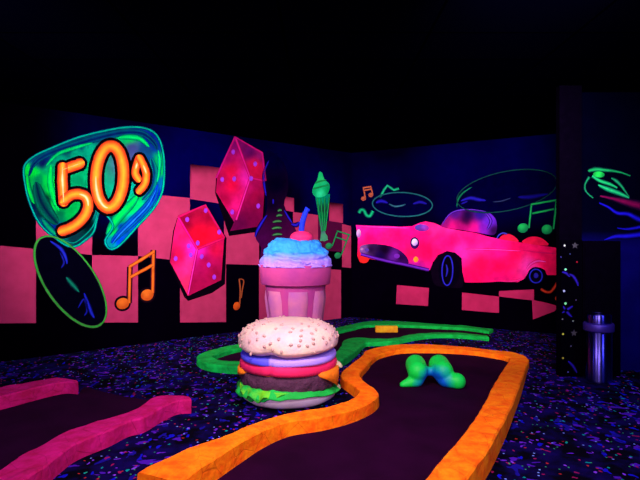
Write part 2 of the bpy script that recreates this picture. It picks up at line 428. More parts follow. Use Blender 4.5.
# leaning record at left
def record(name, W, cx, cy, rx, ry, rot, label, rim, rime, w, marks, group=None):
    t = motif(name, W, cx, cy+ry, label, 'vinyl record painting', group)
    part('disc', t, lambda m: fill(m, W, ell(cx, cy, rx, ry, rot), flat((2, 1, 14) if W is WL else (1, 0, 42)), O1, 3))
    part('rim', t, lambda m: stroke(m, W, ell(cx, cy, rx, ry, rot, 48), w, rim, rime, O2, closed=True, smooth=False))
    def mk(m):
        for pts, ww, a, b in marks: stroke(m, W, pts, ww, a, b, O2, taper=True)
    part('sheen', t, mk)
    return t
record('record_painting', WL, 70.3, 281.5, 52.5, 24.5, .965, 'tall leaning black record with green rim painted below the 50s sign',
       (22,165,50), (60,100,50), [2.6]*5+[1.8]*5, [
       ([(50,241),(60,248),(65,256),(67,264)], 5, (30,40,190), (4,4,50)), ([(60,252),(64,262),(61,268)], 3, (25,30,150), (4,4,40)),
       ([(66,277),(72,284),(79,292)], 5.5, (10,120,90), (4,30,40)),
       ([(84,293),(88,304),(91,312),(94,318)], 5, (30,40,200), (4,4,60)), ([(78,308),(84,299),(87,310),(84,316)], 3, (25,30,160), (4,4,50))])
def beamed_note(name, W, heads, stems, beams, hr, w, c, e, label, group, rot=-.3, shadow=False):
    t = motif(name, W, heads[0][0], heads[0][1]+hr, label, 'music note painting', group)
    if shadow:
        def sh(m):
            for h in heads: fill(m, W, ell(h[0], h[1], hr+2, hr+1.4, rot, 20), flat((20, 4, 16)), O1, 0)
            for s in stems: stroke(m, W, s, w+2.4, (40,8,30), (40,8,30), O1, smooth=False)
        part('dark_outline', t, sh)
    part('stem', t, lambda m: [stroke(m, W, s, w, c, e, O2, smooth=False) for s in stems])
    part('beam', t, lambda m: [stroke(m, W, s, w*1.1, c, e, O3, smooth=False) for s in beams])
    for h in heads:
        part('note_head', t, lambda m: fill(m, W, ell(h[0], h[1], hr, hr*.88, rot, 20), blend([(h[0]-hr*.3, h[1]-hr*.2, c), (h[0]+hr, h[1]+hr*.5, e), (h[0], h[1]+hr, e), (h[0]-hr, h[1]+hr*.3, e)], 1.5), O3, 1.5))
    return t
G = 'painted music notes'
beamed_note('music_note', WL, [(122.5,303.5),(147,295)], [[(129,303),(129.8,267)], [(152.5,293),(153.3,250)]],
            [[(129,267),(154,251.5)], [(130.5,277),(152.5,265)]], 6.4, 2.8, (222,112,34), (176,66,20),
            'large orange beamed music note painted left of the two pink dice', G, shadow=True)

# dice
def die(name, W, outline, faces, seams, pips, label, shadow):
    t = motif(name, W, faces[0][0][0][0], outline[0][1], label, 'dice painting', 'painted pink dice')
    part('dark_outline', t, lambda m: fill(m, W, shadow, flat((8, 2, 12)), O1-.0008, 4))
    for poly, ctrl in faces:
        part('face', t, lambda m: fill(m, W, poly, blend(ctrl, 1.6), O1, 2))
    part('edge_line', t, lambda m: [stroke(m, W, s, 2.2, c, (190,10,90), O2, smooth=False) for s, c in seams])
    for x, y in pips:
        part('pip', t, lambda m: fill(m, W, ell(x, y, 1.9, 2.6, 0, 12), blend([(x, y, (150,60,240)), (x+3, y+3, (150,10,120)), (x-3, y-3, (150,10,120))], 1.5), O3, 1))
    return t
die('dice_painting', WL, [(187,295)],
    [([(178,217),(197,249),(188,296),(170,262),(174,232)], [(184,235,(225,20,90)),(178,255,(205,15,70)),(195,250,(235,30,190)),(187,285,(235,40,100)),(172,255,(150,8,60)),(189,266,(240,40,130))]),
     ([(178,217),(205,205),(224,238),(197,249)], [(200,235,(215,8,40)),(205,215,(150,5,45)),(185,220,(130,5,45)),(215,240,(210,10,50)),(205,205,(170,20,70))]),
     ([(197,249),(224,238),(221,280),(188,296)], [(205,262,(165,8,75)),(215,250,(190,10,60)),(215,275,(150,8,60)),(195,285,(160,10,70)),(197,250,(210,20,170))])],
    [([(178,217),(197,249)], (225,20,140)), ([(197,249),(188,294)], (230,50,190)), ([(197,249),(224,238)], (220,20,80)), ([(178,217),(205,205),(224,238)], (190,20,80))],
    [(187,219.5),(205.5,210.5),(219,232),(197.5,243),(175.5,258.5),(188.5,246),(190.5,255),(201.5,256.5),(208.5,265),(214,277)],
    'pink painted die nearer the orange note, lower and left of the other die', [(178,215.5),(206,204),(226.5,238),(225,284),(212,293),(188,301),(184,297),(169,262.5),(173,231)])
die('dice_painting', WL, [(232,230)],
    [([(235,137),(250,178),(234,222),(216,192),(217,176)], [(232,185,(215,8,60)),(238,205,(230,20,120)),(226,160,(150,8,90)),(235,142,(120,8,100)),(218,180,(150,8,70)),(248,178,(220,30,160)),(230,170,(205,10,60)),(225,200,(160,6,60)),(236,218,(150,10,90))]),
     ([(235,137),(262,153),(265,181),(250,178)], [(255,165,(200,10,60)),(250,152,(90,8,90)),(262,175,(190,10,60)),(262,155,(140,20,110)),(240,142,(110,10,90))]),
     ([(250,178),(265,181),(262,226),(230,231),(234,222)], [(255,195,(150,6,60)),(255,220,(110,4,60)),(240,225,(90,4,60)),(262,205,(120,5,60)),(248,190,(170,10,90))])],
    [([(235,137),(250,178)], (215,30,150)), ([(250,178),(236,220)], (220,40,170)), ([(250,178),(265,181)], (200,20,110)), ([(216,178),(235,137),(262,153),(265,181)], (170,20,130))],
    [(222,179.5),(234,179),(251,178.5),(232,212),(255,164),(258,206),(233,152)],
    'tall pink painted die higher on the wall, right of and above the other die', [(235,136),(263,152),(266,181),(264,231),(229,236),(215,193),(216,176)])

# small single note
t = motif('music_note', WL, 238, 310, 'small dim orange single note painted just left of the milkshake cup', 'music note painting', G)
part('note_head', t, lambda m: fill(m, WL, ell(236.5, 306, 3.4, 4.2, .3, 18), blend([(236,305,(215,85,25)),(239,309,(120,40,20))], 1.5), O2, 1.5))
part('stem', t, lambda m: stroke(m, WL, [(239.5,304),(240,290),(239,279)], 1.6, (165,80,40), (110,45,30), O3))
part('flag', t, lambda m: stroke(m, WL, [(239,279),(243.5,280.5),(242,290),(241,298)], 1.3, (165,80,40), (110,45,30), O3))

# dark guitar-like shape
t = motif('guitar_painting', WL, 275, 262, 'dark maroon shape with blue outline and green bars painted behind the cup', 'wall painting')
part('dark_body', t, lambda m: fill(m, WL, smooth_loop([(268,150),(285,165),(288,190),(284,205),(294,226),(300,244),(298,266),(262,266),(261,248),(255,236),(262,222),(267,208),(266,185),(263,165)], 3),
     blend([(275,160,(1,0,40)),(276,185,(1,0,24)),(272,205,(10,1,28)),(262,235,(58,4,60)),(290,240,(70,4,60)),(275,225,(45,3,45)),(275,255,(60,4,55))], 1.5), O1, 3))
part('blue_outline', t, lambda m: [stroke(m, WL, p, w_, (40,26,205), (16,6,70), O2, taper=True) for p, w_ in
     [([(269,160),(264,172),(264,184),(266,196)], 3), ([(267,215),(262,222),(257,231),(255,237)], 3.6), ([(284,210),(288,217),(292,223)], 2.6), ([(291,224),(296,225),(299,222)], 4.5), ([(273,199),(273,204)], 2.5)]])
for y, w_, x in [(210.5,4,279.5),(215.5,6,279),(221.5,9,277),(228,10,276.5),(234.5,10,277)]:
    part('green_bar', t, lambda m: stroke(m, WL, [(x-w_/2, y+.8), (x, y-.4), (x+w_/2, y)], 3.0, (76,150,84), (14,50,40), O3, taper=True))

# soda glass
t = motif('soda_glass_painting', WL, 322, 242, 'green painted soda fountain glass with swirled topping, left of the pink car', 'soda painting')
part('glass', t, lambda m: fill(m, WL, [(315,194),(330,194),(327,215),(325,232),(328,240),(320,241),(321,232),(318,215)],
     blend([(318,198,(0,170,110)),(328,198,(0,130,100)),(323,210,(20,60,50)),(320,215,(0,120,60)),(326,218,(0,120,60)),(323,228,(70,110,120)),(324,239,(70,170,120))], 2), O1, 1.5))
part('topping', t, lambda m: fill(m, WL, smooth_loop([(319,172),(322,173),(324,179),(329,184),(329,190),(325,196),(316,197),(312,192),(314,185),(317,180)], 3),
     blend([(319,175,(20,210,120)),(318,186,(16,200,110)),(324,184,(20,190,120)),(320,193,(40,225,150)),(314,192,(10,170,100)),(327,190,(0,150,80)),(321,180,(40,210,110))], 2), O2, 1.2))
part('flute_line', t, lambda m: [stroke(m, WL, p, 1.2, (40,190,95), (0,80,50), O3) for p in [[(317,198),(319,215),(322,232)], [(320.5,198),(322,216),(323.3,231)], [(324.5,198),(324.5,216),(324.2,231)], [(329,197),(327,215),(325,231)], [(313,189),(320,187),(328,185)], [(315,183),(321,181),(326,180)]]])
part('foot', t, lambda m: fill(m, WL, ell(324, 237.5, 3.4, 3.8, 0, 14), flat((66,150,110)), O3, 0))

beamed_note('music_note', WL, [(328.5,246),(337.5,255.5)], [[(332,246),(337.5,230.5)], [(341,255),(349,234.5)]],
            [[(337,231),(350,235)], [(335.5,237),(347,241)]], 3.4, 1.3, (40,170,95), (20,90,60),
            'small green tilted beamed note painted under the soda glass', G)
beamed_note('music_note', WB, [(363.6,198.6),(371,195)], [[(365.5,198),(363.5,188)], [(372.8,194.5),(371,187)]],
            [[(363,188),(371.5,186.5)], [(363.8,190.5),(372,189)]], 2.5, 1.5, (210,105,66), (130,55,50),
            'tiny orange beamed note painted above the left end of the pink car', G)
# green squiggle behind small record
t = motif('squiggle_painting', WB, 362, 219, 'teal green zigzag squiggle painted behind the small oval record', 'squiggle painting')
part('upper_stroke', t, lambda m: stroke(m, WB, [(380,198),(384,190),(387.5,185.5),(391,188),(394,190),(399,188.5)], 2.8, (30,190,130), (8,80,70), O1, smooth=False))
part('lower_stroke', t, lambda m: stroke(m, WB, [(359,213),(361,210),(364,210.5),(366.5,215),(370,216),(373,211)], 3.6, (20,190,120), (6,80,70), O1))
record('record_painting', WB, 402.5, 204.5, 30, 12, .04, 'small flat oval record with teal rim painted above the car hood',
       (32,110,105), (14,52,80), 1.5, [([(376,203),(381,201),(388,203)], 5, (32,22,180), (6,4,60)), ([(413,204),(420,202),(427,204)], 4.5, (28,20,165), (6,4,50)),
       ([(389,204),(396,206.5),(406,204.5)], 2.2, (60,120,150), (10,40,60))])
record('record_painting', WB, 507, 191, 51, 19.5, -.2, 'large wide oval record with faint green rim painted above the car cabin',
       (18,72,66), (8,30,50), 1.3, [([(461,201),(470,198),(478,199.5),(486,200.5)], 5.5, (34,26,190), (6,4,60)), ([(461,204),(468,201)], 3, (30,20,160), (6,4,60)), ([(518,197),(530,197),(548,194)], 6, (16,10,130), (6,4,50)),
       ([(493,202),(502,201),(511,198)], 1.6, (50,60,110), (10,20,50)), ([(457,207),(458,200),(463,193),(472,187)], 2.0, (20,130,85), (8,60,60))])
beamed_note('music_note', WB, [(523,228),(547,229.5)], [[(529,228),(531.5,204)], [(553.5,229),(556.5,201)]],
            [[(531,204.5),(557,200)], [(532.5,213.5),(554,209)]], 5.4, 2.0, (32,205,96), (14,110,70),
            'large green beamed note painted above the trunk of the pink car', G)
t = motif('squiggle_painting', WB, 550, 303, 'small red orange squiggle painted beside the rear of the pink car', 'squiggle painting')
part('stroke', t, lambda m: stroke(m, WB, [(541,289),(545,291.5),(550,292),(554,288),(557,283)], 3.0, (215,60,34), (100,20,20), O1))
part('dot', t, lambda m: fill(m, WB, ell(557, 298, 1.8, 2.4, .3, 12), flat((190,60,30)), O1, 0))

# car
car = motif('car_painting', WB, 450, 284, 'hot pink fifties convertible painted on the far wall', 'car painting')
HP, HR = (255,14,140), (250,8,72)
body = [(356,225),(368,225.5),(384,226.2),(400,226.6),(412,226.2),(419,223),(426,221.5),(434,223),(441,226),(446,228),(460,230.5),(476,233),(490,237),(505,240),(521,242.5),(540,245.5),(559,248),(560,256),(559.5,266),(558,275),
        (547,275),(545,270),(540,267.5),(533,269),(528,273),(524,279),(518,282),(500,281.5),(482,282.5),(465,282.5),(462.5,272),(461.5,258),(455,252.5),(447,251),(438,255),(433,262),(430,270),
        (420,268.5),(408,266),(390,262.5),(370,259),(360,262),(357.5,256),(358,240)]
part('car_body', car, lambda m: fill(m, WB, body, blend([(360,229,(255,30,170)),(380,229,(255,20,165)),(410,229,(250,14,140)),(385,236,(255,20,110)),(370,238,(240,10,110)),(400,238,(255,12,110)),(395,246,(250,16,130)),(412,255,(250,16,80)),(425,235,(255,8,110)),(440,235,(255,6,110)),(425,250,(255,6,80)),
      (436,230,(255,40,140)),(450,240,(255,8,105)),(470,242,(255,10,110)),(465,250,(225,40,170)),(480,248,(235,30,150)),(500,251,(240,20,140)),(480,262,(255,8,75)),(500,265,(255,6,75)),(470,278,(225,8,90)),(500,279,(225,12,110)),(515,255,(255,8,85)),(535,256,(250,8,90)),(530,263,(230,50,170)),(545,262,(245,10,80)),(555,252,(250,10,90)),(555,270,(230,10,80)),(540,249,(230,10,90)),(520,246,(220,8,90)),(415,266,(150,20,150)),(365,258,(225,20,40)),(445,228,(255,40,160))], 2.4, 50), O1, 2.2))
part('front_wheel_arch', car, lambda m: fill(m, WB, smooth_loop([(431,268),(434,260),(439,254.5),(447,252),(455,254),(460,259),(462.5,270),(463,286),(456,288),(445,287),(434,284)], 3), flat((10,2,18)), O1-.0006, 4))
p = part('front_tire', car, lambda m: fill(m, WB, ell(449, 271, 10.5, 17, .05), flat((5,2,16)), O2, 3))
part('whitewall_ring', p, lambda m: stroke(m, WB, ell(447.5, 270.5, 5.4, 14.8, .03, 32), 1.9, (50,44,215), (12,8,70), O3, closed=True, smooth=False))
part('hubcap', p, lambda m: stroke(m, WB, [(446,264),(447.5,270),(446,277)], 2.6, (46,40,190), (10,6,60), O3, taper=True))
p = part('rear_tire', car, lambda m: fill(m, WB, ell(536, 275.5, 8.5, 8.5, 0, 28), flat((6,2,24)), O2, 3))
part('whitewall_ring', p, lambda m: stroke(m, WB, ell(536, 276, 6.2, 6.8, 0, 28), 1.8, (48,50,220), (10,8,80), O3, closed=True, smooth=False))
part('hubcap', p, lambda m: fill(m, WB, ell(536, 275.5, 2.4, 2.6, 0, 12), flat((36,30,150)), O3, 0))
part('fender_highlight', car, lambda m: [stroke(m, WB, p_, w_, c_, e_, O2, taper=True) for p_, w_, c_, e_ in
     [([(526,270),(531,264),(538,261),(546,262)], 2.6, (225,70,200), (245,20,110)), ([(463,249),(490,249.5),(521,251)], 2.0, (235,60,190), (250,10,110)),
      ([(358,226.5),(385,227.2),(410,228)], 2.2, (255,60,200), (255,20,150)), ([(500,281),(515,281),(522,278)], 1.6, (230,60,180), (240,10,90)), ([(521,250),(540,252.5),(556,253.5)], 1.2, (190,20,110), (240,10,90))]])
part('grille', car, lambda m: fill(m, WB, smooth_loop([(360,247),(366,244.5),(376,244),(390,246),(401,251),(407.5,258),(408,264),(398,262.5),(376,258),(362,254.5)], 3),
     blend([(370,249,(30,4,50)),(385,250,(14,2,24)),(400,257,(30,4,50)),(395,256,(90,24,140)),(364,249,(120,70,150)),(380,256,(20,4,60))], 2), O2, 1.6))
part('grille_highlight', car, lambda m: [fill(m, WB, ell(x, y, r, r*.8, 0, 12), flat(c), O3, 0) for x, y, r, c in [(397,256,3,(110,34,170)),(367,250,2.2,(80,50,150)),(362,249,1.6,(170,110,170))]])
part('bumper', car, lambda m: stroke(m, WB, [(361,254),(375,258),(390,261.5),(405,264.5),(418,267.5),(429,270)], 3.0, (110,40,200), (60,8,110), O3))
p = part('headlight_ring', car, lambda m: fill(m, WB, ell(414.8, 243, 4.6, 6.0, 0, 20), flat((50,8,80)), O2, 0))
part('headlight', p, lambda m: fill(m, WB, ell(414.8, 242.3, 3.0, 3.6, 0, 16), blend([(414,241,(235,215,255)),(417,245,(150,90,200))], 1.5), O3, 1))
part('headlight', car, lambda m: fill(m, WB, ell(358.8, 233.5, 2.2, 4.2, 0, 16), blend([(358,232,(225,190,240)),(360,236,(150,60,170))], 1.5), O2, 1))
part('hood_scoop', car, lambda m: fill(m, WB, ell(422, 227.8, 7.2, 3.6, .06, 22), blend([(418,226.5,(70,60,170)),(424,227,(130,60,200)),(422,231,(90,10,110)),(427,229,(160,30,150))], 2), O2, 1.5))
part('turn_signal', car, lambda m: fill(m, WB, ell(416, 259.5, 2.4, 2.8, 0, 14), blend([(416,259,(255,150,30)),(419,262,(250,50,50))], 1.5), O2, 1))
part('turn_signal', car, lambda m: fill(m, WB, ell(364, 259.5, 5, 3.6, 0, 14), flat((225,34,34)), O2, 0))
part('windshield', car, lambda m: fill(m, WB, smooth_loop([(441,226),(447,217),(455,211.5),(470,210),(487,212),(495,218),(497,227),(494,235),(480,233),(462,230),(448,228)], 3),
     blend([(446,222,(130,14,110)),(455,214,(70,16,130)),(468,216,(12,6,60)),(465,221,(14,4,50)),(480,215,(30,16,130)),(489,222,(96,34,215)),(484,228,(130,24,190)),(474,228,(215,14,130)),(462,227,(170,10,110)),(494,230,(40,8,60)),(452,226,(210,14,120))], 2.4, 16), O2-.0006, 1.6))
part('windshield_frame', car, lambda m: [stroke(m, WB, p_, w_, (112,50,225), (40,12,100), O2, taper=True) for p_, w_ in [([(442,225),(448,216),(456,211),(470,209.5),(486,211.5)], 1.8), ([(486,213),(491,221),(487,230)], 3.0)]])
part('seat_back', car, lambda m: fill(m, WB, smooth_loop([(500,239.5),(503,235),(509,234),(515,237),(518,242)], 3), flat((215,24,66)), O1-.0006, 2))
part('rear_deck', car, lambda m: fill(m, WB, smooth_loop([(523,243),(527,238),(535,236.5),(543,239),(548,245.5)], 3), flat((230,18,70)), O1-.0006, 2))
part('steering_wheel', car, lambda m: stroke(m, WB, [(497,238.5),(499,235),(503,233),(507,234)], 1.8, (70,70,220), (20,10,90), O3))

# right wall: winged green figure above red and blue streaks
t = motif('figure_painting', WR, 610, 240, 'green winged figure over red and blue streaks painted on the right wall', 'wall painting')
WRs = [([(588,171),(595,169.5),(603,170),(613,171),(622,173),(630,176)], [3,5,4,3,2,1.5], (24,175,90), (6,60,50), 'wing'),
       ([(592,176),(600,181),(609,184),(617,188)], [3,4,4,2], (30,205,110), (8,80,60), 'wing'),
       ([(598,185),(607,189),(618,193),(629,198)], [2,5,5,2], (34,215,120), (8,90,70), 'wing'),
       ([(611,178),(616,181),(621,186),(626,193),(629,197)], [1.5,4,3,2,1], (28,165,100), (6,60,50), 'wing'),
       ([(589,177),(585,184),(585,190),(589,195),(593,198)], [3,2.4,2,2,1.5], (24,150,90), (6,50,50), 'tail')]
for pts, w_, a, b_, nm in WRs: part(nm, t, lambda m: stroke(m, WR, pts, w_, a, b_, O2))
part('head', t, lambda m: fill(m, WR, ell(598.5, 174.5, 5.8, 3.0, .1, 18), blend([(598,174,(30,225,80)),(604,177,(10,120,60)),(592,172,(20,60,40))], 1.5), O3, 1.2))
part('red_streak', t, lambda m: stroke(m, WR, [(600,196),(612,198.5),(622,201),(633,204),(650,208),(670,214)], [2,4,7,9,11,12], (125,8,70), (30,4,40), O1))
part('blue_streak', t, lambda m: [stroke(m, WR, p_, w_, (26,20,215), (8,4,70), O1+.0006*q) for q, (p_, w_) in enumerate([([(599,203),(608,207),(617,213),(628,214),(638,219),(655,224)], [2,3,4,5,6,7]), ([(604,240),(615,236.5),(628,236),(645,234),(660,233)], [1,5,6,7,7]), ([(617,228),(628,229),(645,226)], [1,3,5])])])

# ------------------------------------------------------------------ kerbs
def kerb(name, pairs, h, mat, label, cat='kerb', k=5, group=None, rough=.006, ends=True):
    hs = [h(i, a) if callable(h) else h for i, (a, b) in enumerate(pairs)]
    A = smooth_loop([(*ground(a[0], a[1], z)[:2], z) for (a, b), z in zip(pairs, hs)], k, False)
    B = smooth_loop([(*ground(b[0], b[1], z)[:2], z) for (a, b), z in zip(pairs, hs)], k, False)
    H = [p[2] for p in A]; A = [p[:2] for p in A]; B = [p[:2] for p in B]
    mb = MB(); n = len(A); S = 10
    for i in range(n):
        h = H[i]; a = Vector((*A[i], 0)); b = Vector((*B[i], 0)); d = (a-b); L = d.length; d = d/max(L, 1e-6)
        bev = min(.012, L*.15); fl = .006
        prof = [(a+d*fl, .0), (a+d*.003, h*.5), (a, h-bev), (a-d*bev, h), (a.lerp(b, .35), h+.002), (a.lerp(b, .65), h+.002), (b+d*bev, h), (b, h-bev), (b-d*.003, h*.5), (b-d*fl, .0)]
        for q, (p, z) in enumerate(prof):
            p = Vector((p.x, p.y, z))
            if 0 < q < 9:
                nz = noise.noise_vector(p*7)*rough + noise.noise_vector(p*21)*rough*.5
                p += nz
            mb.v.append(p); mb.c.append((1,1,1,1))
    for i in range(n-1):
        for q in range(S-1): mb.f.append((i*S+q, i*S+q+1, (i+1)*S+q+1, (i+1)*S+q))
        mb.f.append((i*S+S-1, i*S, (i+1)*S, (i+1)*S+S-1))
    mb.f.append(tuple(range(S))); mb.f.append(tuple((n-1)*S+q for q in reversed(range(S))))
    o = mb.build(name, mat); fix_normals(o)
    tag(o, label, cat, group); return o, A, B
felt_mat = paint('felt_maroon', (34, 2, 32), rough=.95, var=.35, scale=3, bump=.15, bscale=160, spec=.03, bdist=.004)
def felt(pts, label, z=.012, mat=None):
    n = len(pts); mb = MB()
    r = delaunay_2d_cdt([Vector(p) for p in pts], [], [list(range(n))], 1, 1e-4)
    m = len(r[0]); vs = [(v.x, v.y, z) for v in r[0]] + [(v.x, v.y, .001) for v in r[0]]
    fs = [tuple(f) for f in r[2]] + [tuple(i+m for i in reversed(f)) for f in r[2]]
    cnt = {}
    for f in r[2]:
        for i in range(len(f)):
            e = (f[i], f[(i+1) % len(f)]); cnt[frozenset(e)] = cnt.get(frozenset(e), []) + [e]
    for e in cnt.values():
        if len(e) == 1: a, b = e[0]; fs.append((b, a, a+m, b+m))
    mb.add(vs, fs); o = mb.build('putting_green', mat or felt_mat); fix_normals(o)
    return tag(o, label, 'putting green')

orange = kerb_mat('orange_foam', (255, 132, 8), (244, 92, 4))
po = [((137,472),(179,482)),((167,457),(201,467)),((201,443),(222,453)),((231,433),(241,441.5)),((257,422),(263,430)),((291,412.5),(289,421)),((325,407),(322,416.5)),
      ((345,401.5),(350,410)),((356,395.5),(368,403)),((359,390),(378,396)),((352,384),(377,390)),((341.5,377),(366,382.5)),((342,371),(360,373.5)),((352,363),(368,364)),
      ((362,355.5),(372,359.5)),((367,350),(381,354)),((387,345.5),(402,349.5)),((415,344),(434,349)),((452,345.6),(468,350.6)),((490,349.3),(490,353.5)),((516,352.8),(504,356)),
      ((528,358),(509.5,359)),((526.5,366),(505,366)),((519.7,386),(495,382)),((511,407),(485,401)),((503,423),(476,416)),((490,446),(461,436)),((478,463),(444,455)),((466,480),(424,480)),((440,520),(388,525)),((412,575),(345,580))]
_, A, B = kerb('kerb', po, lambda i, a: .068 + .052*sm(350, 400, a[1]) + .035*sm(400, 440, a[1]), orange, 'orange carved foam kerb winding around the nearest putting green')
near = [ground(300, 640), ground(120, 640), ground(150, 520)]
felt([p for p in B] + [(q.x, q.y) for q in near], 'dark maroon putting green bordered by the orange kerb')

pink = kerb_mat('magenta_foam', (190, 16, 106), (164, 10, 74))
pl = [((-60,500),(-40,530)),((0,469),(22,481)),((22,454),(45,466)),((41,445),(60,454)),((64,432),(78,442)),((97,421),(109,430)),((124,413),(128,421)),((139,407),(144,417)),((153,397.5),(162,407)),((166,395),(177,400.5)),((188,396),(191,399.5))]
_, PA, PB = kerb('kerb', pl, .12, pink, 'magenta foam kerb nearer the camera, its tip pointing at the hamburger')
pu = [((-60,397),(-60,411)),((-20,391),(-20,401.5)),((0,387),(0,396.5)),((22,383),(22,391)),((42,379.5),(44,385.5)),((58,377.5),(64,381.5)),((76,380),(78,382))]
_, QA, QB = kerb('kerb', pu, .13, pink, 'short magenta foam kerb farther back at the left edge of the photo')
felt([p for p in PA[5:]] + [(q.x, q.y) for q in [ground(160,403), ground(120,397), ground(84,388)]] + [p for p in reversed(QB)], 'dark maroon putting green between the two magenta kerbs')

green = kerb_mat('green_foam', (6, 176, 66), (4, 138, 50))
pg = [((493,329),(489,331.2)),((465,325.5),(465,328)),((440,324),(440,326.7)),((403,321.3),(400,325)),((373,321),(368,325)),((355,323.5),(353,328)),((340,327),(340,331)),((325,330.5),(326,334.5)),
      ((300,335),(300,340)),((265,339.5),(265,344.5)),((236,344),(237,349)),((216.6,348.5),(221,353)),((201,353),(214,355.3)),((197,358),(213.5,357)),((206,363),(219,359.6)),((222,365.5),(226,360.5)),((239,366.5),(240,361)),((270,367),(270,361.5)),((310,367),(306,361.5)),
      ((330,364.5),(323,358.5)),((345,358),(334,353)),((357,350),(341,346)),((362,345),(344,340)),((367,342.5),(356,337.5)),((380,342),(378,338.5)),((395,341),(394,338)),((405,339),(403,336)),((415,337),(412,334.3)),((430,335),(428,332.7)),((445,334.5),(445,332.2)),((465,335.3),(465,333)),((489,337.5),(487,335.2))]
_, GA, GB = kerb('kerb', pg, lambda i, a: .055 + .03*sm(338, 362, a[1]), green, 'bright green kerb looping behind the hamburger and around the cup')
felt(GB, 'dark maroon putting green inside the green kerb')
yb = paint('yellow_paint', (214, 160, 16), rgb2=(196, 124, 10), bump=.3)
p0 = ground(375.5, 333.5); 
mb = box(MB(), p0.x, p0.x+.36, p0.y, p0.y+.09, .012, .115); o = mb.build('block', yb); bevel(o, .012)
tag(o, 'yellow block standing on the green against the far green kerb', 'block')

# ------------------------------------------------------------------ revolved and lumpy shapes
def lathe(mb, cx, cy, prof, seg=72, rf=None, col=(1,1,1,1), cap=True):
    b = len(mb.v); n = len(prof)
    for i in range(seg):
        a = 2*math.pi*i/seg
        for r, z in prof:
            rr = r; zz = z
            if rf: rr, zz = rf(a, r, z)
            mb.v.append(Vector((cx + rr*math.cos(a), cy + rr*math.sin(a), zz))); mb.c.append(col)
    for i in range(seg):
        j = (i+1) % seg
        for q in range(n-1): mb.f.append((b+i*n+q, b+j*n+q, b+j*n+q+1, b+i*n+q+1))
    if cap:
        mb.f.append(tuple(b+i*n for i in reversed(range(seg)))); mb.f.append(tuple(b+i*n+n-1 for i in range(seg)))
    return mb
def rounded(R, z0, z1, e=3., k=14):
    """closed slab profile with rounded rim"""
    out = []; h = (z1-z0)/2; zc = (z0+z1)/2
    for i in range(k+1):
        t = -math.pi/2 + math.pi*i/k
        out.append((R - h + h*abs(math.cos(t))**(2/e) if True else 0, zc + h*math.copysign(abs(math.sin(t))**(2/e), math.sin(t))))
    return [(.001, z0)] + [(R*.5, z0)] + out + [(R*.5, z1), (.001, z1)]

# hamburger
HX, HY, HR_ = -.302, 4.80, .475
ham = thing('hamburger_statue', (HX, HY, 0), 'giant sesame hamburger statue standing beside the orange kerb', 'statue')
NOTCH = math.atan2(-.45, -.155)
def dent(a, depth, w=.16, at=NOTCH):
    d = math.atan2(math.sin(a-at), math.cos(a-at)); return depth*math.exp(-(d/w)**2)
bun_m = paint('bun_cream', (236, 204, 174), var=.12, scale=6, bump=.4, bscale=22, rgb2=(226, 182, 176))
bot_m = paint('bun_bottom', (226, 200, 214), var=.15, scale=6, bump=.35, bscale=20)
onion_m = paint('onion_lilac', (150, 140, 250), var=.2, bump=.15, scale=5, rgb2=(120, 108, 240))
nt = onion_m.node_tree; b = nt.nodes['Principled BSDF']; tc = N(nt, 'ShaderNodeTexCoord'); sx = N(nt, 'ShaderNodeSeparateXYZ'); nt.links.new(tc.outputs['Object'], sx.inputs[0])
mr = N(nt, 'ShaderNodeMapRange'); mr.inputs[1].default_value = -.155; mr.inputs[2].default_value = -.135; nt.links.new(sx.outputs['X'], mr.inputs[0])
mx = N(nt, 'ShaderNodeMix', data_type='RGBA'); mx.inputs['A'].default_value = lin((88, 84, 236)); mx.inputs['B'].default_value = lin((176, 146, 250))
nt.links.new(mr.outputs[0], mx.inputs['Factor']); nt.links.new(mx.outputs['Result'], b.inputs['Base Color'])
tom_m = paint('tomato_pink', (238, 36, 96), var=.2, bump=.2, scale=6)
cheese_m = paint('cheese_orange', (250, 130, 16), bump=.1)
patty_m = paint('patty_brown', (82, 42, 66), var=.35, scale=16, bump=.8, bscale=36)
let_m = paint('lettuce_green', (14, 190, 66), rgb2=(24, 160, 50), scale=5, bump=.3)
seed_m = paint('sesame_seed', (206, 166, 150), bump=0, rgb2=(168, 124, 124))
BZ0, BZ1 = .45, .738
prof = []
for i in range(33):
    t = -math.pi/2*.55 + (math.pi/2*1.55)*i/32
    if t < 0: r = HR_*(1.0)*abs(math.cos(t))**.45; z = BZ0 + .07 + .075*math.sin(t)
    else: r = HR_*abs(math.cos(t))**.55; z = BZ0 + .07 + (BZ1-BZ0-.07)*math.sin(t)**.95
    prof.append((max(r, .001), z))
def bun_rf(a, r, z):
    low = max(0, 1 - (z-BZ0)/.2); n_ = noise.noise(Vector((math.cos(a)*2, math.sin(a)*2, z*4)))*.014
    u = r/HR_
    rr = r*(1 - dent(a, .085*low)) + n_*u
    zz = z + (.025*dent(a, 1, .22) - .012*math.cos(2*(a-NOTCH)))*low*u
    if z > BZ0+.1: zz -= .012*dent(a, 1, .5)*u
    return rr, zz
o = lathe(MB(), HX, HY, [(.001, BZ0+.02)] + prof, 96, bun_rf, cap=False).build('top_bun', bun_m, ham, True)
